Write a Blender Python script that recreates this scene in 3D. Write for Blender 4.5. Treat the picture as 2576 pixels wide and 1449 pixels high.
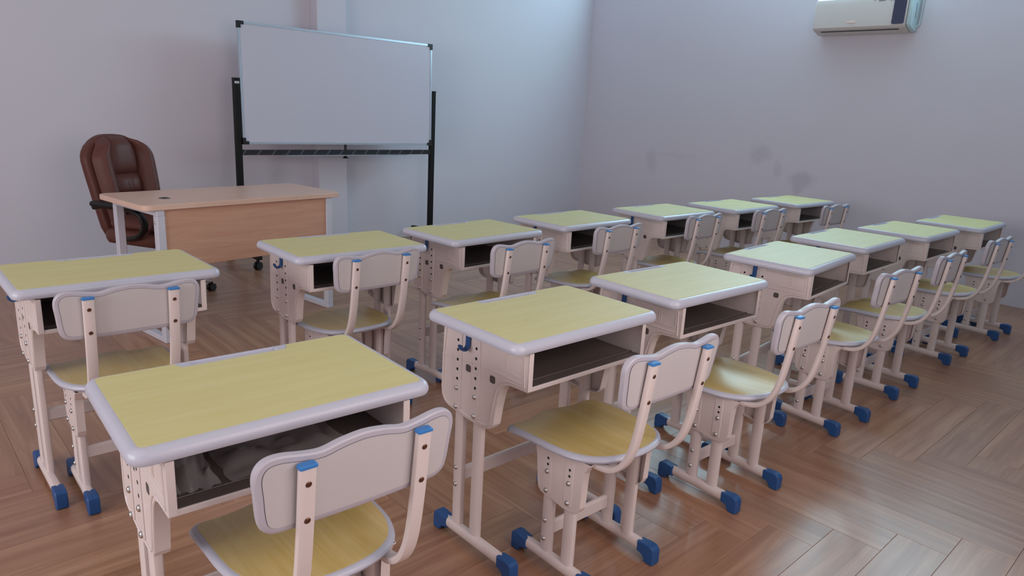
import bpy, math, random
from mathutils import Matrix, Vector, noise
random.seed(7)
for o in list(bpy.data.objects): bpy.data.objects.remove(o)
SC = bpy.context.scene
COL = SC.collection
PI = math.pi

# ------------------------------------------------------------------ camera
TH, PITCH, ROLL, CAM_Z = 0.757, 0.2509, 0.0536, 1.3234
cam_d = bpy.data.cameras.new('camera')
cam = bpy.data.objects.new('camera', cam_d); COL.objects.link(cam)
cam_d.sensor_fit = 'HORIZONTAL'; cam_d.sensor_width = 36.0; cam_d.lens = 1759.3/2576*36
cam_d.clip_start = 0.05
cam.matrix_world = (Matrix.Translation((0, 0, CAM_Z)) @ Matrix.Rotation(-TH, 4, 'Z')
                    @ Matrix.Rotation(PI/2-PITCH, 4, 'X') @ Matrix.Rotation(ROLL, 4, 'Z'))
SC.camera = cam

# ------------------------------------------------------------------ world, lights, exposure
XR, YF, XL, YB, ZC = 6.64, 5.90, -3.2, -0.50, 3.25      # room: right, front, left, back, ceiling
wd = bpy.data.worlds.new('world'); SC.world = wd; wd.use_nodes = True
wd.node_tree.nodes['Background'].inputs[0].default_value = (0.62, 0.78, 1.0, 1)
wd.node_tree.nodes['Background'].inputs[1].default_value = 0.6

def area(name, loc, rot, sx, sy, power, col):
    l = bpy.data.lights.new(name, 'AREA'); l.shape = 'RECTANGLE'; l.size = sx; l.size_y = sy
    l.energy = power; l.color = col
    o = bpy.data.objects.new(name, l); COL.objects.link(o)
    o.location = loc; o.rotation_euler = rot
    return o
# daylight coming in through the windows (each light stands in its window opening)
CW = [(0.75, 2.15), (2.35, 3.80), (4.00, 5.45)]          # clerestory windows in the right wall (y ranges)
CZ0, CZ1 = 2.64, 3.12
BW = [(0.45, 2.15)]            # windows in the back wall (x ranges)
BZ0, BZ1 = 0.95, 2.35
LW = [(0.4, 1.8), (2.1, 3.5)]       # windows in the left wall (y ranges)
for i, (a, b) in enumerate(CW):
    area('clerestory_daylight', (XR+0.03, (a+b)/2, (CZ0+CZ1)/2), (0, PI/2, 0), CZ1-CZ0-0.06, b-a-0.06,
         (25, 50, 15)[i], (0.52, 0.85, 1.0))
for i, (a, b) in enumerate(BW):
    area('window_daylight', ((a+b)/2, YB-0.03, (BZ0+BZ1)/2), (PI/2, 0, 0), b-a-0.06, BZ1-BZ0-0.06,
         (29,)[i], (1.0, 0.87, 0.84))
for i, (a, b) in enumerate(LW):
    area('side_daylight', (XL-0.03, (a+b)/2, (BZ0+BZ1)/2), (0, -PI/2, 0), BZ1-BZ0-0.06, b-a-0.06,
         (60, 38)[i], (0.98, 0.94, 0.96))
vs = SC.view_settings
vs.view_transform = 'Standard'; vs.look = 'None'; vs.gamma = 1.0; vs.use_curve_mapping = False
vs.exposure = -0.06

# ------------------------------------------------------------------ materials
def lin(c):
    return tuple(((v/255)/12.92 if v/255 <= .04045 else ((v/255+.055)/1.055)**2.4) for v in c) + (1.0,)
def mat(name, rgb, rough=0.5, metal=0.0, spec=0.5, coat=0.0, coat_rough=0.1):
    m = bpy.data.materials.new(name); m.use_nodes = True
    b = m.node_tree.nodes['Principled BSDF']
    b.inputs['Base Color'].default_value = lin(rgb); b.inputs['Roughness'].default_value = rough
    b.inputs['Metallic'].default_value = metal; b.inputs['Specular IOR Level'].default_value = spec
    b.inputs['Coat Weight'].default_value = coat; b.inputs['Coat Roughness'].default_value = coat_rough
    return m
def nodes(m): return m.node_tree.nodes, m.node_tree.links, m.node_tree.nodes['Principled BSDF']
def noise_bump(m, scale, strength, dist=0.002, coord='Object'):
    n, l, b = nodes(m)
    tc = n.new('ShaderNodeTexCoord'); nz = n.new('ShaderNodeTexNoise'); bp = n.new('ShaderNodeBump')
    nz.inputs['Scale'].default_value = scale; nz.inputs['Detail'].default_value = 4
    bp.inputs['Strength'].default_value = strength; bp.inputs['Distance'].default_value = dist
    l.new(tc.outputs[coord], nz.inputs['Vector']); l.new(nz.outputs['Fac'], bp.inputs['Height'])
    l.new(bp.outputs['Normal'], b.inputs['Normal'])
def grain(m, c1, c2, stretch, detail=5, lo=.35, hi=.7, rand=0.0, c3=None, vec_rand=False):
    """streaky wood grain along local x; rand mixes a per-object brightness in"""
    n, l, b = nodes(m)
    tc = n.new('ShaderNodeTexCoord'); mp = n.new('ShaderNodeMapping'); nz = n.new('ShaderNodeTexNoise')
    cr = n.new('ShaderNodeValToRGB')
    mp.inputs['Scale'].default_value = stretch
    nz.inputs['Scale'].default_value = 1.0; nz.inputs['Detail'].default_value = detail
    nz.inputs['Roughness'].default_value = .62; nz.inputs['Distortion'].default_value = .6
    cr.color_ramp.elements[0].position = lo; cr.color_ramp.elements[0].color = lin(c1)
    cr.color_ramp.elements[1].position = hi; cr.color_ramp.elements[1].color = lin(c2)
    if c3:
        e = cr.color_ramp.elements.new((lo+hi)/2); e.color = lin(c3)
    l.new(tc.outputs['Object'], mp.inputs['Vector']); l.new(nz.outputs['Fac'], cr.inputs['Fac'])
    src = mp.outputs['Vector']
    if vec_rand or rand:
        oi = n.new('ShaderNodeObjectInfo')
    if vec_rand:
        ml = n.new('ShaderNodeMath'); ml.operation = 'MULTIPLY'; ml.inputs[1].default_value = 57.0
        l.new(oi.outputs['Random'], ml.inputs[0])
        va = n.new('ShaderNodeVectorMath'); va.operation = 'ADD'
        l.new(src, va.inputs[0]); l.new(ml.outputs[0], va.inputs[1]); src = va.outputs[0]
    l.new(src, nz.inputs['Vector'])
    if rand:
        mr = n.new('ShaderNodeMapRange'); mr.inputs['To Min'].default_value = 1-rand; mr.inputs['To Max'].default_value = 1+rand
        l.new(oi.outputs['Random'], mr.inputs['Value'])
        mx = n.new('ShaderNodeVectorMath'); mx.operation = 'SCALE'
        l.new(cr.outputs['Color'], mx.inputs[0]); l.new(mr.outputs['Result'], mx.inputs['Scale'])
        l.new(mx.outputs[0], b.inputs['Base Color'])
    else:
        l.new(cr.outputs['Color'], b.inputs['Base Color'])
    return nz

M = {}
M['wall'] = mat('wall_paint', (214, 211, 220), .75, spec=.3); noise_bump(M['wall'], 9, .25, .004)
M['ceiling'] = mat('ceiling_paint', (232, 232, 234), .9)
M['plank'] = mat('vinyl_plank', (160, 120, 95),   .30, spec=.9)
grain(M['plank'], (134, 90, 64), (186, 146, 116), (1.5, 26, 1), 7, .24, .78, .10, (163, 119, 90), True)
M['subfloor'] = mat('plank_joint', (96, 70, 56), .8)
M['metal'] = mat('cream_powder_coat', (224, 210, 205), .38, spec=.5)
M['rim'] = mat('grey_edge_plastic', (190, 190, 202), .33)
M['lam'] = mat('yellow_desk_laminate', (206, 194, 128), .48, spec=.8)
grain(M['lam'], (206, 196, 128), (213, 204, 144), (3, 45, 1), 3, .3, .7)
M['seatlam'] = mat('yellow_seat_laminate', (190, 172, 84), .39, spec=1.0)
grain(M['seatlam'], (204, 174, 98), (218, 192, 126), (60, 3, 1), 3, .3, .7)
M['backw'] = mat('white_backrest_board', (198, 192, 191), .42)
M['blue'] = mat('blue_plastic', (34, 80, 136), .42)
M['bluelit'] = mat('blue_plastic_lit', (56, 122, 186), .38)  # same blue plastic, lightened to paint in the lit tops of the plugs
M['hole'] = mat('dark_hole', (22, 20, 20), .9)
M['cut'] = mat('cutout_grey', (88, 80, 78), .7)
M['steel'] = mat('zinc_bolt', (205, 203, 200), .22, 1.0)
M['brass'] = mat('rusty_screw', (110, 78, 62), .35, .8)
M['inner'] = mat('grey_shelf_sheet', (120, 108, 102), .34, .3)
M['bead'] = mat('backrest_edge_band', (186, 180, 188), .4)
M['beech'] = mat('beech_veneer', (205, 158, 132), .42)
grain(M['beech'], (196, 146, 120), (208, 164, 138), (2.5, 2.5, 30), 4, .3, .7)
M['beecht'] = mat('beech_top_veneer', (212, 172, 148), .32, spec=.8)
grain(M['beecht'], (218, 180, 158), (226, 192, 172), (2.5, 30, 2), 4, .3, .7)
M['whitemetal'] = mat('white_leg_paint', (206, 206, 216), .4)
M['leather'] = mat('brown_leather', (96, 56, 48), .50, spec=.35); noise_bump(M['leather'], 60, .25, .003)
M['black'] = mat('black_plastic', (14, 14, 13), .5)
M['blackp'] = mat('black_post_paint', (13, 13, 12), .6, spec=.3)
M['chrome'] = mat('chrome', (220, 222, 226), .12, 1.0)
M['board'] = mat('whiteboard_enamel', (204, 202, 214), .28, spec=.4)
M['alu'] = mat('aluminium_frame', (196, 206, 216), .3, .6)
M['acw'] = mat('ac_white_plastic', (216, 210, 206), .4)
M['acside'] = mat('ac_end_plastic', (186, 206, 208), .4)
M['acblue'] = mat('ac_dark_blue_panel', (66, 70, 96), .3)
M['acslot'] = mat('ac_slot', (60, 62, 70), .7)
M['logo'] = mat('ac_pale_logo', (252, 226, 214), .3)
M['print'] = mat('grey_print', (140, 142, 156), .6)
M['paper'] = mat('white_sticker', (225, 225, 228), .5)
M['grom'] = mat('grommet_grey', (96, 92, 92), .5)
# plastic wrap
pm = mat('clear_plastic_wrap', (225, 215, 215), .12); M['wrap'] = pm
n_, l_, b_ = nodes(pm); b_.inputs['Transmission Weight'].default_value = 0.0
tr = n_.new('ShaderNodeBsdfTransparent'); mixs = n_.new('ShaderNodeMixShader'); mixs.inputs[0].default_value = .24
l_.new(tr.outputs[0], mixs.inputs[1]); l_.new(b_.outputs[0], mixs.inputs[2])
l_.new(mixs.outputs[0], n_['Material Output'].inputs['Surface'])
gm = mat('window_glass', (235, 240, 245), .05); M['glass'] = gm
nodes(gm)[2].inputs['Transmission Weight'].default_value = 1.0
# crossbar tape wrap, its faint diagonal reflection lines painted into the colour
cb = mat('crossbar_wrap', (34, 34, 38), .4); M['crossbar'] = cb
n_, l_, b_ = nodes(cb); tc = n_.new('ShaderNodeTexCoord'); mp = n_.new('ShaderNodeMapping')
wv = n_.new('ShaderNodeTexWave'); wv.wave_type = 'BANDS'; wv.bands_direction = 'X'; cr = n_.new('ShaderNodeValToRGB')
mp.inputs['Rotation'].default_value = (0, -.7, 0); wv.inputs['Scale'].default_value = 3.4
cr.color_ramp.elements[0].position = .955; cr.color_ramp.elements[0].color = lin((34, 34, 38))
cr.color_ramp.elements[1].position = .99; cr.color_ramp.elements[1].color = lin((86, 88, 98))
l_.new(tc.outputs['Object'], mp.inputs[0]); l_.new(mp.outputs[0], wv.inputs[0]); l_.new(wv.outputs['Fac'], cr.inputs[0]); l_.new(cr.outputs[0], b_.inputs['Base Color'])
# right wall paint: same paint plus scuffed, patched spots
rw = mat('wall_paint_patched', (196, 196, 206), .75, spec=.3); M['wall_r'] = rw
noise_bump(rw, 9, .25, .004)
n_, l_, b_ = nodes(rw)
tc = n_.new('ShaderNodeTexCoord'); nz = n_.new('ShaderNodeTexNoise'); nz.inputs['Scale'].default_value = 5.0; nz.inputs['Detail'].default_value = 3
va = n_.new('ShaderNodeVectorMath'); va.operation = 'MULTIPLY_ADD'; va.inputs[1].default_value = (.16, .16, .16)
l_.new(tc.outputs['Object'], nz.inputs[0]); l_.new(nz.outputs['Color'], va.inputs[0]); l_.new(tc.outputs['Object'], va.inputs[2])
acc = None
for (yy, zz, ry, rz, amt) in [(3.542, 1.02, .15, .12, .14), (3.06, .80, .17, .10, .20), (3.09, .72, .08, .10, .18), (3.331, .885, .07, .09, .12), (4.83, .83, .10, .17, .12), (4.5, .92, .40, .04, .06)]:
    sb = n_.new('ShaderNodeVectorMath'); sb.operation = 'SUBTRACT'; sb.inputs[1].default_value = (XR+.08, yy+.08, zz+.08)
    sc_ = n_.new('ShaderNodeVectorMath'); sc_.operation = 'MULTIPLY'; sc_.inputs[1].default_value = (0, 1/ry, 1/rz)
    ln = n_.new('ShaderNodeVectorMath'); ln.operation = 'LENGTH'
    mr = n_.new('ShaderNodeMapRange'); mr.inputs['From Min'].default_value = 1.0; mr.inputs['From Max'].default_value = .45
    mr.inputs['To Max'].default_value = amt
    l_.new(va.outputs[0], sb.inputs[0]); l_.new(sb.outputs[0], sc_.inputs[0]); l_.new(sc_.outputs[0], ln.inputs[0]); l_.new(ln.outputs['Value'], mr.inputs[0])
    if acc is None: acc = mr.outputs[0]
    else:
        ad = n_.new('ShaderNodeMath'); ad.operation = 'MAXIMUM'; l_.new(acc, ad.inputs[0]); l_.new(mr.outputs[0], ad.inputs[1]); acc = ad.outputs[0]
mx = n_.new('ShaderNodeMix'); mx.data_type = 'RGBA'
mx.inputs[6].default_value = lin((214, 210, 219)); mx.inputs[7].default_value = lin((96, 98, 110))
l_.new(acc, mx.inputs[0]); l_.new(mx.outputs[2], b_.inputs['Base Color'])

# ------------------------------------------------------------------ mesh builder
class MB:
    def __init__(s): s.v = []; s.f = []
    def add(s, vs_, fs):
        k = len(s.v); s.v += [tuple(p) for p in vs_]; s.f += [tuple(i+k for i in f) for f in fs]; return s
    def box(s, x0, x1, y0, y1, z0, z1, b=0.0):
        """box, with chamfered edges when b > 0"""
        if b <= 0:
            P = [(x, y, z) for z in (z0, z1) for y in (y0, y1) for x in (x0, x1)]
            return s.add(P, [(0, 2, 3, 1), (4, 5, 7, 6), (0, 1, 5, 4), (2, 6, 7, 3), (0, 4, 6, 2), (1, 3, 7, 5)])
        b = min(b, (x1-x0)*.49, (y1-y0)*.49, (z1-z0)*.49)
        def ring(i, z): return [(x0+i, y0+b, z), (x0+b, y0+i, z), (x1-b, y0+i, z), (x1-i, y0+b, z), (x1-i, y1-b, z), (x1-b, y1-i, z), (x0+b, y1-i, z), (x0+i, y1-b, z)]
        R = [ring(b, z0), ring(0, z0+b), ring(0, z1-b), ring(b, z1)]
        R[0] = [(x0+b, y0+b, z0)]*2+[(x1-b, y0+b, z0)]*2+[(x1-b, y1-b, z0)]*2+[(x0+b, y1-b, z0)]*2
        R[3] = [(p[0], p[1], z1) for p in R[0]]
        V = [R[0][0], R[0][2], R[0][4], R[0][6]]+R[1]+R[2]+[R[3][0], R[3][2], R[3][4], R[3][6]]
        F = [(3, 2, 1, 0), (20, 21, 22, 23)]
        for i in range(8):
            j = (i+1) % 8; F.append((4+i, 4+j, 12+j, 12+i))
        for c in range(4):
            a, bb = 4+2*c, 4+2*c+1; nx = 4+(2*c+2) % 8; cn = (c+1) % 4
            F += [(c, bb, a), (c, cn, nx, bb), (a+8, bb+8, 20+c), (bb+8, nx+8, 20+cn, 20+c)]
        return s.add(V, F)
    def prism(s, poly, a0, a1, axis='x', b=0.0):
        """polygon (2D points) extruded along an axis from a0 to a1; chamfer b on the a1 and a0 rims"""
        def P(u, w, a):
            return (a, u, w) if axis == 'x' else ((u, a, w) if axis == 'y' else (u, w, a))
        n = len(poly)
        if b:
            ins = inset(poly, b)
            lay = [(ins, a0), (poly, a0+b*(1 if a1 > a0 else -1)), (poly, a1-b*(1 if a1 > a0 else -1)), (ins, a1)]
        else: lay = [(poly, a0), (poly, a1)]
        V = [P(u, w, a) for pl, a in lay for u, w in pl]; F = []
        for k in range(len(lay)-1):
            for i in range(n):
                j = (i+1) % n; F.append((k*n+i, k*n+j, (k+1)*n+j, (k+1)*n+i))
        F += [tuple(range(n)), tuple(range((len(lay)-1)*n, len(lay)*n))]
        return s.add(V, F)
    def sweep(s, path, prof, up=(1, 0, 0), cap=True, closed=False, scale=None):
        """2D profile swept along a 3D path; profile first axis along 'up'"""
        path = [Vector(p) for p in path]; up = Vector(up); n = len(prof); V = []; m = len(path)
        for i, p in enumerate(path):
            if closed: t = path[(i+1) % m]-path[i-1]
            else: t = path[min(i+1, m-1)]-path[max(i-1, 0)]
            t.normalize(); a = (up-t*up.dot(t)).normalized(); c = t.cross(a); k = scale[i] if scale else 1
            V += [p+a*u*k+c*w*k for u, w in prof]
        F = []
        for i in range(m if closed else m-1):
            for j in range(n):
                a_, b_ = i*n, ((i+1) % m)*n; k = (j+1) % n
                F.append((a_+j, a_+k, b_+k, b_+j))
        if cap and not closed: F += [tuple(range(n))[::-1], tuple(range((m-1)*n, m*n))]
        return s.add(V, F)
    def lathe(s, prof, c, axis='z', n=16):
        """(radius, height) profile turned about an axis through c"""
        V = []; F = []
        for r, h in prof:
            for i in range(n):
                a = 2*PI*i/n; u, w = r*math.cos(a), r*math.sin(a)
                V.append((c[0]+u, c[1]+w, c[2]+h) if axis == 'z' else ((c[0]+h, c[1]+u, c[2]+w) if axis == 'x' else (c[0]+w, c[1]+h, c[2]+u)))
        for k in range(len(prof)-1):
            for i in range(n):
                j = (i+1) % n; F.append((k*n+i, k*n+j, (k+1)*n+j, (k+1)*n+i))
        F += [tuple(range(n))[::-1], tuple(range((len(prof)-1)*n, len(prof)*n))]
        return s.add(V, F)
    def rings(s, rs, cap0=True, cap1=True):
        n = len(rs[0]); V = [p for r in rs for p in r]; F = []
        for k in range(len(rs)-1):
            for i in range(n):
                j = (i+1) % n; F.append((k*n+i, k*n+j, (k+1)*n+j, (k+1)*n+i))
        if cap0: F.append(tuple(range(n))[::-1])
        if cap1: F.append(tuple(range((len(rs)-1)*n, len(rs)*n)))
        return s.add(V, F)
    def mesh(s, name, m, smooth=35):
        me = bpy.data.meshes.new(name); me.from_pydata(s.v, [], s.f); me.validate()
        import bmesh
        bm = bmesh.new(); bm.from_mesh(me); bmesh.ops.recalc_face_normals(bm, faces=bm.faces); bm.to_mesh(me); bm.free()
        if smooth:
            for p in me.polygons: p.use_smooth = True
            me.set_sharp_from_angle(angle=math.radians(smooth))
        me.materials.append(m); return me
    def build(s, name, m, parent=None, smooth=35, loc=None, rot=None):
        o = bpy.data.objects.new(name, s.mesh(name, m, smooth)); COL.objects.link(o)
        if parent: o.parent = parent
        if loc: o.location = loc
        if rot: o.rotation_euler = rot
        return o
def link_mesh(name, me, parent, loc=(0, 0, 0), rot=(0, 0, 0)):
    o = bpy.data.objects.new(name, me); COL.objects.link(o); o.parent = parent; o.location = loc; o.rotation_euler = rot
    return o
def inset(poly, d):
    n = len(poly); A = sum(poly[i][0]*poly[(i+1) % n][1]-poly[(i+1) % n][0]*poly[i][1] for i in range(n)); sg = 1 if A > 0 else -1
    out = []
    for i in range(n):
        p0, p1, p2 = (Vector(poly[i-1]), Vector(poly[i]), Vector(poly[(i+1) % n]))
        a = (p1-p0).normalized(); b = (p2-p1).normalized(); n1 = Vector((-a.y, a.x))*sg; n2 = Vector((-b.y, b.x))*sg
        h = n1+n2; k = h.length_squared
        h = h*(2/k) if k > .3 else h*1.5
        out.append(tuple(p1+h*d))
    return out
def rrect(x0, x1, y0, y1, r, n=4):
    P = []
    for cx, cy, a in ((x1-r, y1-r, 0), (x0+r, y1-r, PI/2), (x0+r, y0+r, PI), (x1-r, y0+r, 1.5*PI)):
        for i in range(n+1):
            t = a+PI/2*i/n; P.append((cx+r*math.cos(t), cy+r*math.sin(t)))
    return P
def oval(a, b, n=12): return [(a*math.copysign(abs(math.cos(2*PI*i/n))**.75, math.cos(2*PI*i/n)), b*math.copysign(abs(math.sin(2*PI*i/n))**.75, math.sin(2*PI*i/n))) for i in range(n)]
def catmull(P, k=6, closed=True):
    out = []; n = len(P)
    for i in range(n if closed else n-1):
        if closed: p0, p1, p2, p3 = P[i-1], P[i], P[(i+1) % n], P[(i+2) % n]
        else: p0, p1, p2, p3 = P[max(i-1, 0)], P[i], P[i+1], P[min(i+2, n-1)]
        for j in range(k):
            t = j/k
            out.append(tuple(.5*((2*b)+(-a+c)*t+(2*a-5*b+4*c-d)*t*t+(-a+3*b-3*c+d)*t**3) for a, b, c, d in zip(p0, p1, p2, p3)))
    if not closed: out.append(tuple(P[-1]))
    return out
def empty(name, loc, rz=0):
    o = bpy.data.objects.new(name, None); COL.objects.link(o); o.location = loc; o.rotation_euler = (0, 0, rz)
    o.empty_display_size = .1; return o
def tag(o, label=None, cat=None, group=None, kind=None):
    if label: o['label'] = label
    if cat: o['category'] = cat
    if group: o['group'] = group
    if kind: o['kind'] = kind
    return o
KIDS = {}
def copy_tree(o, parent=None):
    c = o.copy(); COL.objects.link(c); c.parent = parent
    for ch in o.children: copy_tree(ch, c)
    return c

# ------------------------------------------------------------------ room shell
def wall_open(name, m, fixed, axis, thick, u0, u1, z0, z1, holes):
    """wall slab with rectangular openings; fixed = inner face coordinate; thick signed outward"""
    mb = MB()
    us = sorted({u0, u1}|{h[0] for h in holes}|{h[1] for h in holes}); zs = sorted({z0, z1}|{h[2] for h in holes}|{h[3] for h in holes})
    for i in range(len(us)-1):
        for j in range(len(zs)-1):
            cu, cz = (us[i]+us[i+1])/2, (zs[j]+zs[j+1])/2
            if any(h[0] < cu < h[1] and h[2] < cz < h[3] for h in holes): continue
            a, b = sorted((fixed, fixed+thick))
            if axis == 'x': mb.box(a, b, us[i], us[i+1], zs[j], zs[j+1])
            else: mb.box(us[i], us[i+1], a, b, zs[j], zs[j+1])
    o = mb.build(name, m, smooth=0)
    return tag(o, kind='structure')
wall_open('wall_front', M['wall'], YF, 'y', .15, XL-.15, XR+.15, -.02, ZC, [])
wall_open('wall_right', M['wall_r'], XR, 'x', .15, YB, YF, -.02, ZC, [(a, b, CZ0, CZ1) for a, b in CW])
wall_open('wall_left', M['wall'], XL, 'x', -.15, YB, YF, -.02, ZC, [(a, b, BZ0, BZ1) for a, b in LW])
wall_open('wall_back', M['wall'], YB, 'y', -.15, XL-.15, XR+.15, -.02, ZC, [(a, b, BZ0, BZ1) for a, b in BW])
tag(MB().box(XL-.15, XR+.15, YB-.15, YF+.15, ZC, ZC+.12).build('ceiling', M['ceiling'], smooth=0), kind='structure')
tag(MB().box(3.024, 3.30, YF-.12, YF, 0, ZC, .004).build('trim_1', M['wall'], smooth=0), 'narrow painted pilaster on the front wall behind the whiteboard', kind='structure')
wn = 0
for axis, wins, z0, z1 in (('x', CW, CZ0, CZ1), ('y', BW, BZ0, BZ1), ('l', LW, BZ0, BZ1)):
    for a, b in wins:
        wn += 1
        w = tag(empty('window_%d' % wn, (0, 0, 0)), kind='structure')
        def fb(u0, u1, za, zb, d0, d1):
            mb = MB()
            if axis == 'x': return mb.box(XR+d0, XR+d1, u0, u1, za, zb, .004)
            if axis == 'l': return mb.box(XL-d1, XL-d0, u0, u1, za, zb, .004)
            return mb.box(u0, u1, YB-d1, YB-d0, za, zb, .004)
        for args in ((a, a+.04, z0, z1), (b-.04, b, z0, z1), (a+.04, b-.04, z0, z0+.04), (a+.04, b-.04, z1-.04, z1), ((a+b)/2-.02, (a+b)/2+.02, z0+.04, z1-.04)):
            fb(*args, .06, .11).build('window_frame', M['whitemetal'], w)
        for u0, u1 in ((a+.04, (a+b)/2-.02), ((a+b)/2+.02, b-.04)):
            fb(u0, u1, z0+.04, z1-.04, .082, .088).build('pane', M['glass'], w)

# floor: herringbone of 6 x 36 inch vinyl planks
PW = .1524; PL = 6*PW
floor = tag(MB().box(XL-.15, XR+.15, YB-.15, YF+.15, -.06, -.0035).build('floor', M['subfloor'], smooth=0), kind='structure')
g = .0004
pm_ = MB().box(-PL/2+g, PL/2-g, -PW/2+g, PW/2-g, -.0035, 0, .0006).mesh('plank', M['plank'], 0)
X0, Y0 = 2.118, .7555
fwd = Vector((math.sin(TH), math.cos(TH)))
planks = []
for i in range(-38, 32):
    for n in range(-4, 6):
        yv = Y0+(-i+12*n)*PW                       # upright planks
        planks.append((X0+(i+.5)*PW, yv+PL/2, PI/2))
for j in range(-20, 36):
    for n in range(-6, 6):
        xv = X0+(-j+6+12*n)*PW                     # lying planks
        planks.append((xv+PL/2, Y0+(j+.5)*PW, 0.0))
keep = []
for x, y, r in planks:
    hx, hy = (PL/2, PW/2) if r == 0 else (PW/2, PL/2)
    if x+hx < XL+.01 or x-hx > XR-.01 or y+hy < YB+.01 or y-hy > YF-.01: continue
    inside = x-hx > XL and x+hx < XR and y-hy > YB and y+hy < YF
    p = Vector((x, y)); d = p.dot(fwd); s_ = p.x*fwd.y-p.y*fwd.x
    vis = inside and d > 1.05 and abs(s_) < .78*d+.25
    keep.append((0 if vis else 1, p.length, x, y, r))
keep.sort()
rest = MB()
for k, (a, b, x, y, r) in enumerate(keep):
    if k < 300 and a == 0:
        link_mesh('plank', pm_, floor, (x, y, 0), (0, 0, r+(PI if random.random() < .5 else 0)))
    else:
        hx, hy = (PL/2-g, PW/2-g) if r == 0 else (PW/2-g, PL/2-g)
        rest.box(max(x-hx, XL), min(x+hx, XR), max(y-hy, YB), min(y+hy, YF), -.0035, 0)
tag(rest.build('plank', M['plank'], floor, 0), kind='stuff')

# ------------------------------------------------------------------ shared small pieces
CAP = [(u*.92+.003, w*.95) for u, w in [(-.012, .0615), (.030, .066), (.046, .064), (.055, .057), (.058, .046), (.058, .005), (.053, 0), (.028, 0), (.021, .004), (.017, .013), (.010, .021), (-.004, .0245), (-.012, .0245)]]
cap_me = MB().prism([(u, w) for u, w in CAP], -.0172, .0172, 'x', .003).mesh('foot_cap', M['blue'], 30)
bolt_me = MB().lathe([(.0080, -.002), (.0080, .0012), (.0068, .0038), (.0036, .0056), (.001, .0060)], (0, 0, 0), 'x', 10).mesh('bolt', M['steel'], 50)
screw_me = MB().lathe([(.0058, -.002), (.0058, .0012), (.0046, .0022), (.0026, .0016)], (0, 0, 0), 'y', 10).mesh('screw', M['brass'], 40)

def side_rail(parent, x, y0, y1, name='floor_rail'):
    r = MB().sweep([(x, y0+.02, .042), (x, y1-.02, .042)], oval(.0145, .0175), (1, 0, 0)).build(name, M['metal'], parent)
    link_mesh('foot_cap', cap_me, r, (x, y1-.058, 0), (0, 0, 0))
    link_mesh('foot_cap', cap_me, r, (x, y0+.058, 0), (0, 0, PI))
    return r
def leg_tube(parent, x, y, z0, z1, a=.0125, b=.021):
    return MB().sweep([(x, y, z0), (x, y, z1)], oval(a, b), (1, 0, 0)).build('leg', M['metal'], parent)
def edge_tube(mb, outline, x, r=.0022):
    mb.sweep([(x, u, w) for u, w in outline], [(r, 0), (0, r), (-r, 0), (0, -r)], (1, 0, 0), closed=True)

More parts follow.
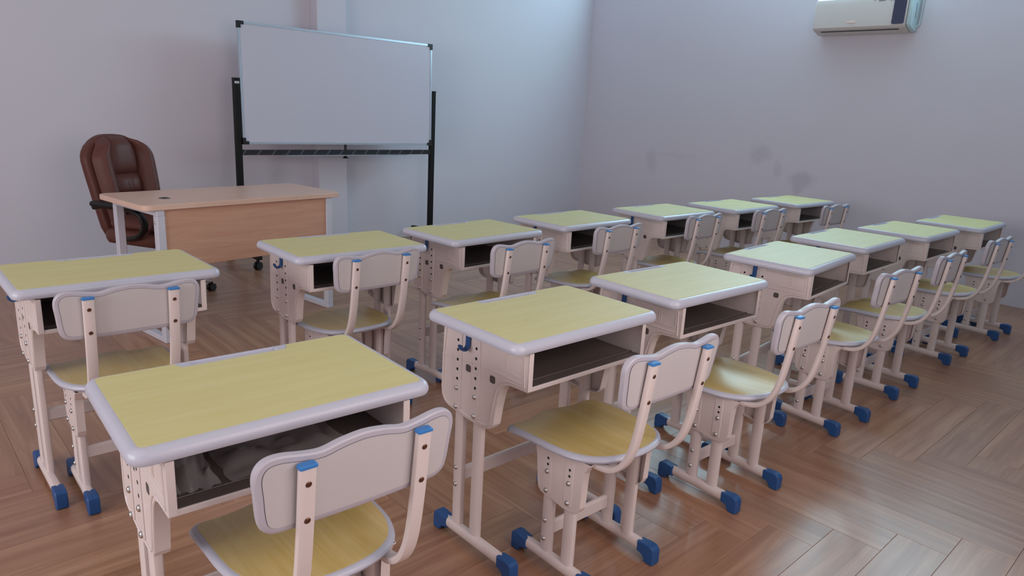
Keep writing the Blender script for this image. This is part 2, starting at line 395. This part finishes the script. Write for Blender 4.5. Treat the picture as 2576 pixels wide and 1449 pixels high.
# ------------------------------------------------------------------ student desk
def make_desk():
    t = empty('student_desk', (0, 0, 0))
    # top: rounded plastic rim, laminate, pencil tray
    rr = lambda i, z: [(u, w, z) for u, w in rrect(-.3+i, .3-i, -.203+i, .203-i, max(.032-i, .006), 6)]
    rim = MB().rings([rr(.022, .7085), rr(.010, .7088), rr(.003, .7115), rr(0, .7175), rr(0, .724), rr(.003, .7325), rr(.009, .738), rr(.016, .7402), rr(.0195, .7402), rr(.0196, .7345)])
    top = rim.build('desktop', M['rim'], t)
    X, Y = .2805, .1835
    lamp = rrect(-X, X, -Y, Y, .013, 4)
    # rrect starts top right corner, goes counter-clockwise: the notch for the pencil tray sits in the far edge
    lamp = lamp[:5]+[(.132, Y), (.126, Y-.002), (.118, Y-.026), (.112, Y-.0285), (-.112, Y-.0285), (-.118, Y-.026), (-.126, Y-.002), (-.132, Y)]+lamp[5:]
    MB().prism(lamp, .7345, .7412, 'z').build('laminate', M['lam'], top, 0)
    tr_ = MB()
    tray = [(.1315, Y), (.1255, Y-.002), (.1175, Y-.026), (.1115, Y-.0283), (-.1115, Y-.0283), (-.1175, Y-.026), (-.1255, Y-.002), (-.1315, Y)]
    tr_.prism(tray, .7345, .7365, 'z')
    tr_.box(-.097, .097, Y-.004, Y, .7345, .7408, .001); tr_.box(-.097, .097, Y-.0283, Y-.0245, .7345, .7408, .001)
    for s in (-1, 1): tr_.prism([(s*u, w) for u, w in tray[:4]+[(.096, Y-.0283), (.096, Y)]], .7345, .7409, 'z')
    tr_.build('pencil_tray', M['rim'], top)
    # book shelf box under the top, open towards the pupil
    bx = MB()
    bx.box(-.242, .242, -.186, .166, .6045, .6065)
    bx.box(-.242, .242, .164, .166, .6045, .709)
    bx.box(-.242, .242, -.150, -.144, .6065, .6095, .001)
    sh = bx.build('book_shelf', M['inner'], t, 0)
    MB().box(-.243, .243, -.192, -.186, .5975, .6100, .0015).build('shelf_lip', M['metal'], sh)
    br = MB(); br.prism(rrect(.165, .232, .040, .085, .012, 4), .688, .6915, 'z'); br.box(.196, .204, .055, .065, .6915, .7085)
    br.build('bracket', M['metal'], sh)
    # side panels
    out = [(.176, .7085), (.182, .60), (.184, .490), (.180, .468), (.168, .451), (.150, .443), (.112, .4385), (.085, .4365), (.066, .4330), (.030, .4320), (-.028, .4345), (-.046, .4400), (-.057, .4540), (-.066, .510), (-.076, .552), (-.085, .574), (-.098, .589), (-.118, .5965), (-.150, .5985), (-.190, .6000), (-.190, .7085)]
    for s in (-1, 1):
        p = MB(); xo = .245*s
        p.prism(out, xo, xo-.0025*s, 'x')
        edge = out[1:-1]
        for i in range(len(edge)-1):                                    # folded flange around the panel
            (u0, w0), (u1, w1) = edge[i], edge[i+1]
            d = Vector((u1-u0, w1-w0)).normalized(); nx = Vector((-d.y, d.x))*.0022
            dep = .030 if i < 17 else .012
            q = [(u0, w0), (u1, w1), (u1-nx.x*-1, w1+nx.y), (u0+nx.x, w0+nx.y)]
            p.prism(q, xo-.001*s, xo-dep*s, 'x')
        edge_tube(p, inset(out[1:-1]+[(-.185, .70), (.170, .70)], .009), xo+.0006*s)
        for yc, ztop, zb in ((.105, .700, .447), (.021, .700, .444)):    # raised strips that carry the holes
            p.prism(rrect(yc-.0165, yc+.0165, zb, ztop, .008, 3), xo-.001*s, xo+.0030*s, 'x', .0015)
        for (y0, y1, z0, z1) in ((.128, .172, .6005, .6055), (.040, .085, .6065, .6110), (-.176, -.004, .6140, .6185), (-.170, -.060, .6320, .6345), (-.170, -.060, .6850, .6875), (-.110, -.107, .640, .682), (-.100, -.097, .640, .682), (-.170, -.167, .636, .684)):
            p.prism(rrect(y0, y1, z0, z1, .0011, 2), xo-.001*s, xo+.0018*s, 'x', .0008)
        a_, b_ = sorted((xo, xo-.016*s)); p.box(a_, b_, -.1935, -.1905, .600, .7065, .001)   # flange beside the opening
        pan = p.build('side_panel', M['metal'], t, 30)
        hb = MB(); xh = xo+.0031*s
        for yc, zs in ((.105, (.663, .633, .603, .573, .543)), (.021, (.660, .630, .600, .570, .540))):
            for z in zs: hb.lathe([(.0047, -.001*s), (.0047, .0003*s)], (xh, yc, z), 'x', 8)
        for z, yc in ((.591, .058), (.5915, -.050)):
            MB().prism(rrect(yc-.0115, yc+.0115, z-.013, z+.009, .006, 3), xo-.001*s, xo+.0004*s, 'x').build('cutout', M['cut'], pan, 0)
        tag(hb.build('hole_row', M['hole'], pan, 0), kind='stuff')
        for yc, z in ((.106, .513), (.107, .453), (.022, .512), (.022, .452)):
            link_mesh('bolt', bolt_me, pan, (xo+.0030*s, yc, z), (0, 0, 0 if s > 0 else PI))
        # bag hook: strap flat on the panel, curling outwards into a J
        path = [(xo+.0045*s, .0580, .705), (xo+.0045*s, .0580, .668), (xo+.006*s, .0580, .657), (xo+.012*s, .0580, .650), (xo+.021*s, .0580, .6495), (xo+.029*s, .0580, .6545), (xo+.033*s, .0580, .664)]
        hk = MB().sweep(catmull(path, 4, False), oval(.0098, .0042, 10), (0, 1, 0)).build('hook', M['blue'], t)
        r = side_rail(t, .232*s, -.172, .205)
        for yc in (.104, .018):
            lg = leg_tube(t, .2275*s, yc, .052, .575)
            if yc > .1:
                for z in (.249, .192): link_mesh('bolt', bolt_me, lg, (.2395*s, yc+.002, z), (0, 0, 0 if s > 0 else PI))
    MB().box(-.218, .218, .095, .115, .198, .244, .006).build('stretcher', M['metal'], t)
    return t

# ------------------------------------------------------------------ student chair
def seat_z(x, y):
    f = max(0.0, min(1.0, (y+.10)/.25)); f = f*f*(3-2*f)
    z = .424 - .0065*f*(.5-.5*math.cos(2*PI*min(abs(x), .19)/.19)) + .0035*f*math.cos(PI*x/.19)
    if y > .09: z -= .020*((y-.09)/.105)**2
    z += .010*max(0, (-y-.06)/.135)**2
    return z
def make_chair():
    t = empty('student_chair', (0, 0, 0))
    oc = catmull([(-.150, .192), (-.075, .190), (0, .196), (.075, .190), (.150, .192), (.178, .176), (.188, .140), (.187, .060), (.184, -.02), (.172, -.085), (.140, -.145), (.080, -.184), (0, -.196), (-.080, -.184), (-.140, -.145), (-.172, -.085), (-.184, -.02), (-.187, .060), (-.188, .140), (-.178, .176)], 3)
    sc = lambda k, dz: [(x*(1-k/.19), y*(1-k/.195), seat_z(x*(1-k/.19), y*(1-k/.195))+dz) for x, y in oc]
    seat = MB().rings([sc(.026, -.0215), sc(.010, -.0215), sc(.003, -.018), sc(0, -.012), sc(.0015, -.006), sc(.006, -.0015), sc(.012, .0002), sc(.0145, 0), sc(.015, -.004)]).build('seat', M['rim'], t)
    lm = MB(); ks = [.0142, .05, .085, .12, .15, .175]
    lm.rings([sc(.0142, -.006)]+[sc(k, .0006) for k in ks], cap0=False)
    lm.build('seat_laminate', M['seatlam'], seat, 50)
    MB().prism(rrect(-.140, .140, -.125, .078, .01, 3), .3985, .4045, 'z').build('seat_plate', M['metal'], t, 0)
    # backrest
    bo = catmull([(-.150, .609), (-.08, .608), (0, .607), (.08, .608), (.150, .609), (.172, .614), (.185, .626), (.191, .648), (.195, .690), (.198, .722), (.192, .744), (.176, .757), (.150, .759), (.112, .752), (.080, .749), (.045, .757), (0, .762), (-.045, .757), (-.080, .749), (-.112, .752), (-.150, .759), (-.176, .757), (-.192, .744), (-.198, .722), (-.195, .690), (-.191, .648), (-.185, .626), (-.172, .614)], 3)
    yb = lambda x, z: -.2455-(z-.60)*.105+.005*(x/.2)**2
    def br(k, d):
        P = inset(bo, k) if k else bo
        return [(x, yb(x, z)+d, z) for x, z in P]
    back = MB().rings([br(.014, -.0088), br(.0125, -.0100), br(.004, -.0095), br(.001, -.007), br(0, 0), br(.001, .007), br(.004, .0095), br(.011, .0100)], True, True).build('backrest', M['bead'], t)
    pn = MB()
    def fan(k, d, ks_=(0, .02, .045, .07)):
        n = len(bo); rs = []
        base = inset(bo, k)
        for q in (0, .25, .5, .75, .97):
            rs.append([(x*(1-q), yb(x*(1-q), z+( .68-z)*q)+d, z+(.68-z)*q) for x, z in base])
        return rs
    pn.rings(fan(.0135, -.0112), False, True); pn.rings(fan(.0105, .0103), False, True)
    pn.build('backrest_board', M['backw'], back, 50)
    # bent posts that carry the backrest, blue end plugs, screws
    pth = catmull([(0, -.085, .396), (0, -.135, .3962), (0, -.178, .403), (0, -.213, .427), (0, -.2375, .468), (0, -.253, .525), (0, -.2655, .605), (0, -.2745, .680), (0, -.281, .735)], 4, False)
    prof = rrect(-.015, .015, -.008, .008, .005, 2)
    for s in (-1, 1):
        po = MB().sweep([(p[0]+.115*s, p[1], p[2]) for p in pth], prof, (1, 0, 0)).build('back_post', M['metal'], t)
        ep = MB().rings([[(.115*s+u, -.2815+w, .7345) for u, w in rrect(-.0165, .0165, -.0095, .0095, .004, 2)], [(.115*s+u, -.2815+w, .7385) for u, w in rrect(-.0165, .0165, -.0095, .0095, .004, 2)], [(.115*s+u, -.281+w, .7410) for u, w in rrect(-.0135, .0135, -.007, .007, .003, 2)]])
        ep.build('end_plug', M['bluelit'], po)
        for z, y in ((.704, -.2848), (.632, -.2770)):
            link_mesh('screw', screw_me, po, (.115*s, y, z), (-.11, 0, PI))
        # side panel
        out = [(.082, .404), (.074, .385), (.066, .340), (.060, .275), (.055, .256), (.044, .246), (.026, .2425), (.000, .2425), (-.022, .2385), (-.046, .2350), (-.082, .2365), (-.100, .2440), (-.109, .262), (-.112, .340), (-.115, .372), (-.126, .394), (-.136, .404)]
        p = MB(); xo = .150*s
        p.prism(out, xo, xo-.0025*s, 'x')
        for i in range(len(out)-1):
            (u0, w0), (u1, w1) = out[i], out[i+1]
            d = Vector((u1-u0, w1-w0)).normalized(); nx = Vector((-d.y, d.x))*.0022
            q = [(u0, w0), (u1, w1), (u1+nx.x, w1+nx.y), (u0+nx.x, w0+nx.y)]
            p.prism(q, xo-.001*s, xo-.024*s, 'x')
        for yc in (.022, -.064):
            p.prism(rrect(yc-.0165, yc+.0165, .249, .394, .007, 3), xo-.001*s, xo+.0022*s, 'x', .0015)
        pan = p.build('side_panel', M['metal'], t, 30)
        hb = MB()
        for yc in (.020, -.066):
            for z in (.362, .343): hb.lathe([(.0042, -.001*s), (.0042, .0003*s)], (xo+.0023*s, yc, z), 'x', 8)
        tag(hb.build('hole_row', M['hole'], pan, 0), kind='stuff')
        for yc in (.021, -.065):
            for z in (.320, .259): link_mesh('bolt', bolt_me, pan, (xo+.0022*s, yc, z), (0, 0, 0 if s > 0 else PI))
        side_rail(t, .137*s, -.184, .158)
        for yc in (.020, -.066):
            lg = leg_tube(t, .134*s, yc, .052, .385)
            if yc > 0:
                for z in (.158, .097): link_mesh('bolt', bolt_me, lg, (.1458*s, yc+.003, z), (0, 0, 0 if s > 0 else PI))
    MB().box(-.125, .125, .011, .029, .104, .150, .006).build('stretcher', M['metal'], t)
    return t

NEAR = 'student desks in the near row'; FAR = 'student desks in the far row'
ORD = ['first', 'second', 'third', 'fourth', 'fifth', 'sixth', 'seventh']
desk_pose = [[(.572, 1.359, -.046), (1.469, 1.401, -.012), (2.215, 1.426, -.033), (3.135, 1.443, .080), (3.925, 1.503, .023), (4.677, 1.447, -.003), (5.468, 1.379, .014)],
             [(.574, 2.578, .003), (1.465, 2.601, -.023), (2.192, 2.615, .052), (2.962, 2.659, .028), (3.815, 2.640, -.010), (4.595, 2.595, -.017), (5.419, 2.550, -.038)]]
chair_pose = [[(.603, 1.254, -.028), (1.495, 1.208, -.030), (2.236, 1.188, -.045), (3.165, 1.225, -.085), (3.840, 1.230, -.012), (4.700, 1.229, -.055), (5.545, 1.190, -.03)],
              [(.553, 2.492, -.018), (1.445, 2.560, .030), (2.122, 2.443, .030), (2.920, 2.545, .004), (3.768, 2.563, .020), (4.500, 2.505, -.060), (5.310, 2.410, -.060)]]
desk0 = make_desk(); chair0 = make_chair()
bpy.context.view_layer.update()
dl = [['student desk at left end of near row, clear plastic wrap on its shelf',
       'student desk second from left in near row, blue hook on its side panel',
       'student desk third from the left in the near row, top whitened by sheen',
       'student desk fourth from the left in the near row, set slightly askew',
       'student desk fifth from the left in the near row',
       'student desk sixth from the left in the near row, second from the right wall',
       'student desk at the right end of the near row, closest to the right wall'],
      ['student desk at the left end of the far row, cut by the left picture edge',
       'student desk second from left in far row, before the beech teacher desk',
       'student desk third from the left in the far row, below the right whiteboard post',
       'student desk fourth from the left in the far row',
       'student desk fifth from the left in the far row, top whitened by sheen',
       'student desk sixth from the left in the far row, second from its right end',
       'student desk at the right end of the far row, below the grey wall stains']]
cl = [['student chair at the left end of the near row, white backrest nearest the camera',
       'student chair second from the left in the near row, yellow seat in full view',
       'student chair third from the left in the near row, seat half white with sheen',
       'student chair fourth from the left in the near row, seat white with sheen',
       'student chair fifth from the left in the near row',
       'student chair sixth from the left in the near row, last whole backrest at the right',
       'student chair at the right end of the near row, cut by the right picture edge'],
      ['student chair at the left end of the far row, shadowed olive seat',
       'student chair second from left in far row, nearest the beech teacher desk',
       'student chair third from the left in the far row',
       'student chair fourth from left in far row, pale backrest',
       'student chair fifth from the left in the far row, grey shaded backrest',
       'student chair sixth from the left in the far row, second from its right end',
       'student chair at the right end of the far row, small backrest against the right wall']]
for r in range(2):
    for i in range(7):
        for proto, poses, labs, cat, grp in ((desk0, desk_pose, dl, 'desk', ('desks in the near row', 'desks in the far row')[r]), (chair0, chair_pose, cl, 'chair', ('chairs in the near row', 'chairs in the far row')[r])):
            o = proto if (r, i) == (0, 0) else copy_tree(proto)
            x, y, a = poses[r][i]; o.location = (x, y, 0); o.rotation_euler = (0, 0, a)
            tag(o, labs[r][i], cat, grp)

# clear plastic wrap lying on the shelf of the nearest desk
def wrap_sheet(cx, cy, sx, sy, seed, hgt):
    V = []; F = []; nx, ny = 26, 18
    for j in range(ny+1):
        for i in range(nx+1):
            u, w = i/nx*2-1, j/ny*2-1
            x, y = cx+u*sx, cy+w*sy
            e = (1-abs(u)**4)*(1-abs(w)**4)
            z = .6105+hgt*abs(noise.noise((u*1.7+seed, w*1.5, seed)))*1.3*e+.010*abs(noise.noise((u*6+seed, w*6, 3)))
            V.append((x+.01*noise.noise((w*3, seed, 0)), y+.012*noise.noise((u*3, seed, 5)), z))
    for j in range(ny):
        for i in range(nx):
            k = j*(nx+1)+i; F.append((k, k+1, k+nx+2, k+nx+1))
    return MB().add(V, F)
cx, cy, ca = desk_pose[0][0]
wr = wrap_sheet(.005, -.035, .128, .115, 2.3, .055).build('plastic_wrap', M['wrap'], None, 60, (cx, cy, 0), (0, 0, ca))
tag(wr, 'crumpled clear plastic wrap lying on the shelf of the nearest desk', 'plastic wrap')
bag = wrap_sheet(-.185, -.05, .045, .10, 7.7, .11).build('plastic_bag', M['wrap'], None, 60, (cx, cy, 0), (0, 0, ca))
tag(bag, 'shiny clear plastic bag at the left end of the nearest desk shelf', 'plastic bag')

# ------------------------------------------------------------------ teacher desk
def make_teacher_desk():
    t = empty('teacher_desk', (1.599, 4.193, 0), .142)
    tag(t, 'beech teacher desk with white metal legs in front of the whiteboard', 'desk')
    top = MB().prism(rrect(-.615, .615, -.2825, .2825, .05, 6), .7225, .750, 'z', .002).build('tabletop', M['beecht'], t, 30)
    gr = MB().lathe([(.030, 0), (.030, .002), (.027, .003), (.020, .0032)], (-.40, -.055, .750), 'z', 24).build('cable_grommet', M['grom'], top)
    MB().lathe([(.018, 0), (.018, .0006)], (-.40, -.055, .7531), 'z', 20).build('grommet_hole', M['hole'], gr)
    MB().box(-.502, .502, -.262, -.245, .405, .7215, .0015).build('modesty_panel', M['beech'], t)
    for s in (-1, 1):
        x = .524*s; w = .021
        MB().box(x-w, x+w, -.272, .262, 0, .03, .003).build('floor_rail', M['whitemetal'], t)
        MB().box(x-w, x+w, -.272, -.228, .03, .690, .003).build('leg', M['whitemetal'], t)
        MB().box(x-w, x+w, .218, .262, .03, .690, .003).build('leg', M['whitemetal'], t)
        MB().box(x-w, x+w, -.272, .262, .690, .7225, .003).build('top_rail', M['whitemetal'], t)
        link_mesh('bolt', bolt_me, t, (x+w*s, -.250, .655), (0, 0, 0 if s > 0 else PI))
    return t
make_teacher_desk()

# ------------------------------------------------------------------ brown office chair behind the teacher desk
def caster(parent, x, y, rz, r=.026, name='caster', stem=.03, chrome=True):
    """twin-wheel castor standing on the floor; returns the fork object"""
    c, s = math.cos(rz), math.sin(rz)
    fk = MB()
    fk.lathe([(r*.95, -.008), (r*1.02, -.004), (r*1.02, .004), (r*.95, .008)], (0, .012, r*1.05), 'y', 14)
    fk.box(-.006, .006, -.012, .012, r*1.2, r*2+.012, .002); fk.lathe([(.006, 0), (.006, stem)], (-.010, 0, r*1.9), 'z', 8)
    f = fk.build(name, M['black'], parent, 35, (x, y, 0), (0, 0, rz))
    for q in (-1, 1):
        MB().lathe([(r*.55, -.007), (r, -.006), (r, .006), (r*.85, .0075), (r*.3, .0075)], (0, q*.014, r), 'y', 18).build('wheel', M['black'], f)
    return f
def make_office_chair():
    ax, ay, rz = 1.385, 4.800, .50            # faces local -y, turned towards +x
    t = empty('office_chair', (ax, ay, 0), rz)
    tag(t, 'brown leather office chair with padded back behind the teacher desk', 'office chair')
    # back cushion: height field over an outline, leaning back
    N, K = 34, 40
    def halfw(v):                     # v 0 bottom .. 1 top
        w = .182+.042*math.sin(min(v, .85)/.85*PI*.5)
        if v > .80: w *= math.sqrt(max(0, 1-((v-.80)/.2)**2*.62))
        if v < .1: w *= .90+.10*v/.1
        return w
    def frame(u, v, d):
        zz = .395+.630*v + (-.035*abs(u)**3 if v > .9 else -.035*abs(u)**3*max(0, (v-.5)/.4)); yy = .215+.115*v
        return (u*halfw(v), yy-d, zz)
    def depth(u, v):
        a = abs(u)
        if a > .50:                                   # side bolsters
            q = (a-.50)/.50; d = .085*math.sqrt(max(0, 1-(2*q-1)**2*.97))+.030
        else:                                          # quilted centre
            rows = [(0, .22), (.22, .42), (.42, .62), (.62, 1.02)]
            for r0, r1 in rows:
                if r0 <= v <= r1:
                    q = (v-r0)/(r1-r0); e = 1-abs(2*q-1)**3.0; break
            cc = 1-(a/.50)**4*.85
            if v < .62: cc *= .80+.20*min(1, abs(a-.0)/.12)
            d = .020+.052*math.sqrt(max(0, e))*cc
        top = 1 if v < .9 else math.sqrt(max(0, 1-((v-.9)/.1)**2))
        bot = 1 if v > .06 else math.sqrt(max(0, 1-((.06-v)/.06)**2))
        return d*top*bot
    V = []; F = []
    for j in range(K+1):
        for i in range(N+1):
            u, v = i/N*2-1, j/K
            V.append(frame(u, v, depth(u, v)))
    for j in range(K):
        for i in range(N):
            k = j*(N+1)+i; F.append((k, k+1, k+N+2, k+N+1))
    MB().add(V, F).build('back_cushion', M['leather'], t, 70)
    sh = MB(); rs = []
    for d0, kx in ((.004, .985), (-.006, 1.03), (-.045, 1.035), (-.072, .93), (-.078, .6)):
        r = []
        for j in range(0, K+1, 2): p = frame(-1, j/K, d0); r.append((p[0]*kx, p[1], p[2]))
        for i in range(1, N, 2): p = frame(i/N*2-1, 1, d0); r.append((p[0]*kx, p[1], .40+(p[2]-.40)*(1+(kx-1)*.3)))
        for j in range(K, -1, -2): p = frame(1, j/K, d0); r.append((p[0]*kx, p[1], p[2]))
        rs.append(r)
    sh.rings(rs); sh.build('back_shell', M['leather'], t, 60)
    # seat cushion
    so = rrect(-.25, .25, -.27, .23, .08, 6)
    def sr(i, z): return [(u, w, z) for u, w in inset(so, i)] if i else [(u, w, z) for u, w in so]
    MB().rings([sr(.05, .375), sr(.012, .385), sr(0, .41), sr(0, .435), sr(.012, .46), sr(.04, .475), sr(.075, .48)]).build('seat_cushion', M['leather'], t, 60)
    sm = rrect(-.235, .235, -.25, .20, .08, 6)
    def s2(i, z): return [(u, w, z) for u, w in inset(sm, i)] if i else [(u, w, z) for u, w in sm]
    MB().rings([s2(.02, .478), s2(0, .495), s2(.004, .52), s2(.03, .54), s2(.07, .545)]).build('seat_pad', M['leather'], t, 60)
    for s in (-1, 1):
        pth = catmull([(.30*s, .19, .610), (.305*s, .10, .625), (.305*s, -.06, .622), (.300*s, -.16, .590), (.290*s, -.175, .520), (.282*s, -.11, .455), (.272*s, .0, .425)], 5, False)
        ar = MB().sweep(pth, oval(.022, .014, 10), (1, 0, 0)).build('armrest', M['black'], t, 50)
        MB().rings([[(.303*s+u, .02+w, z) for u, w in inset(rrect(-.032, .032, -.19, .19, .03, 5), i)] for i, z in ((.008, .618), (0, .626), (0, .640), (.010, .650))]).build('arm_pad', M['black'], ar, 50)
    MB().box(-.10, .10, -.12, .12, .345, .375, .01).build('seat_mechanism', M['black'], t)
    MB().lathe([(.026, .09), (.026, .22), (.016, .221), (.016, .35)], (0, 0, 0), 'z', 16).build('gas_lift', M['black'], t)
    base = MB().lathe([(.045, .07), (.05, .09), (.045, .115), (.03, .12)], (0, 0, 0), 'z', 16).build('star_base', M['black'], t)
    for k in range(5):
        a = 2*PI*k/5+(-.02-rz)
        c, s = math.cos(a), math.sin(a)
        MB().sweep([(.03*c, .03*s, .095), (.16*c, .16*s, .088), (.30*c, .30*s, .070)], rrect(-.018, .018, -.012, .012, .005, 2), (-s, c, 0), scale=[1.2, 1, .75]).build('base_arm', M['chrome'], base)
        caster(base, .30*c, .30*s, a+.6, .027)
    return t
make_office_chair()

# ------------------------------------------------------------------ whiteboard on its stand
def make_whiteboard():
    by = 5.50
    t = empty('rolling_whiteboard', (3.125, by, 0))
    tag(t, 'large blank whiteboard on a black rolling stand by the front wall', 'whiteboard')
    x0, x1, z0, z1 = -.898, .898, .948, 1.852
    tilt = .018
    # board leans slightly: top further back
    def yy(z): return -.012+tilt*(z-z0)/(z1-z0)
    def slab(xa, xb, za, zb, d0, d1):
        P = [(xa, yy(za)+d0, za), (xb, yy(za)+d0, za), (xb, yy(za)+d1, za), (xa, yy(za)+d1, za), (xa, yy(zb)+d0, zb), (xb, yy(zb)+d0, zb), (xb, yy(zb)+d1, zb), (xa, yy(zb)+d1, zb)]
        return MB().add(P, [(3, 2, 1, 0), (4, 5, 6, 7), (0, 1, 5, 4), (1, 2, 6, 5), (2, 3, 7, 6), (3, 0, 4, 7)])
    bd = slab(x0+.012, x1-.012, z0+.012, z1-.012, -.006, .008).build('board', M['board'], t, 0)
    for a in ((x0, x1, z1-.016, z1), (x0, x1, z0, z0+.016), (x0, x0+.016, z0+.016, z1-.016), (x1-.016, x1, z0+.016, z1-.016)):
        slab(*a, -.010, .012).build('board_frame', M['alu'], bd, 0)
    for sx in (-1, 1):
        for sz in (0, 1):
            xa = x0 if sx < 0 else x1; zz = z1 if sz else z0; dz = -1 if sz else 1
            m = MB()
            for a in ((xa+.003*sx, xa-.046*sx, zz-.003*dz, zz+.022*dz), (xa+.003*sx, xa-.022*sx, zz+.022*dz, zz+.048*dz)):
                q = slab(min(a[0], a[1]), max(a[0], a[1]), min(a[2], a[3]), max(a[2], a[3]), -.014, .016); m.add(q.v, q.f)
            m.build('corner_cap', M['black'], bd, 0)
    for s in (-1, 1):
        x = .925*s
        po = MB().box(x-.022, x+.022, -.016, .030, .13, 1.432, .004).build('post', M['blackp'], t)
        MB().box(x-.0235, x+.0235, -.018, .032, 1.430, 1.442, .003).build('post_cap', M['black'], po)
        MB().box(x-.030*s-.004, x-.030*s+.004, -.010, .024, 1.35, 1.43, .002).build('pivot_plate', M['alu'], po)
        ft = MB().box(x-.022, x+.022, -.30, .30, .083, .130, .006).build('foot_bar', M['blackp'], t)
        MB().box(x-.024, x+.024, -.304, -.296, .081, .132, .002).build('foot_plug', M['black'], ft)
        for yq in (-.275, .275):
            caster(ft, x, yq, .5, .032, 'caster', .022, False)
    lb = MB().box(-.943, -.909, -.0172, -.016, 1.400, 1.416, .0003).build('maker_label', M['paper'], t, 0)
    MB().box(-.937, -.915, -.0176, -.0172, 1.405, 1.411).build('label_print', M['print'], lb, 0)
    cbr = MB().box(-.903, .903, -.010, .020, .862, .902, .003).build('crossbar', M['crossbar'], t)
    MB().box(-.55, .62, -.055, -.010, .856, .862, .001).build('pen_ledge', M['alu'], cbr)
    kb = MB().lathe([(.011, 0), (.011, .058), (.016, .058), (.016, .066)], (.003, .004, .896), 'z', 14).build('height_screw', M['black'], cbr)
    MB().lathe([(.022, 0), (.024, .006), (.012, .012), (.010, .036)], (.003, .004, .830), 'z', 16).build('knob', M['black'], kb)
    return t
make_whiteboard()

# ------------------------------------------------------------------ wall air conditioner
def make_ac():
    t = empty('air_conditioner', (XR, 2.665, 2.11))
    tag(t, 'white wall air conditioner with a dark blue end panel on the right wall', 'air conditioner')
    y0, y1 = -.375, .43
    prof = [(0, .0), (0, .285), (-.150, .290), (-.185, .275), (-.196, .240), (-.192, .045), (-.180, .030), (-.075, -.004), (-.04, -.004)]
    MB().prism(prof, y0+.034, y1, 'y', .006).build('housing', M['acw'], t, 30)
    pr2 = [(0, .0), (0, .282), (-.145, .286), (-.178, .272), (-.188, .238), (-.185, .050), (-.168, .030), (-.075, .0)]
    e = MB().prism(pr2, y0, y0+.036, 'y', .012).build('end_cover', M['acside'], t, 30)
    MB().prism([(-.09, .10), (-.10, .22), (-.085, .22), (-.075, .10)], y0-.0012, y0+.002, 'y').build('end_grille', M['print'], e, 0)
    fx = -.1955
    MB().prism(rrect(y0+.044, y0+.140, .052, .262, .014, 4), fx-.004, fx+.02, 'x').build('display_panel', M['acblue'], t, 0)
    MB().prism(rrect(.060, .130, .078, .092, .003, 2), fx-.0012, fx+.006, 'x').build('maker_badge', M['logo'], t, 0)
    pts = [(-.176, .029), (-.172, .0268)]
    MB().prism([(-.150, .0170), (-.138, .0130), (-.138, .0180), (-.150, .0220)], y0+.09, y1-.06, 'y').build('air_slot', M['acslot'], t, 0)
    for yy_, w, z, hh in ((-.135, .055, .238, .010), (-.075, .008, .241, .020), (-.205, .012, .236, .014), (-.225, .012, .236, .014), (-.275, .012, .233, .014)):
        MB().prism(rrect(yy_-w/2, yy_+w/2, z, z+hh, .004, 2), fx-.0016, fx+.004, 'x').build('sticker', M['print'], t, 0)
    # pipe leaving at the near end
    MB().sweep(catmull([(-.035, y0+.01, .04), (-.025, y0-.010, .05), (-.012, y0-.018, .09), (-.012, y0-.018, .30)], 4, False), oval(.006, .006, 8), (1, 0, 0)).build('cable', M['acside'], t)
    return t
make_ac()
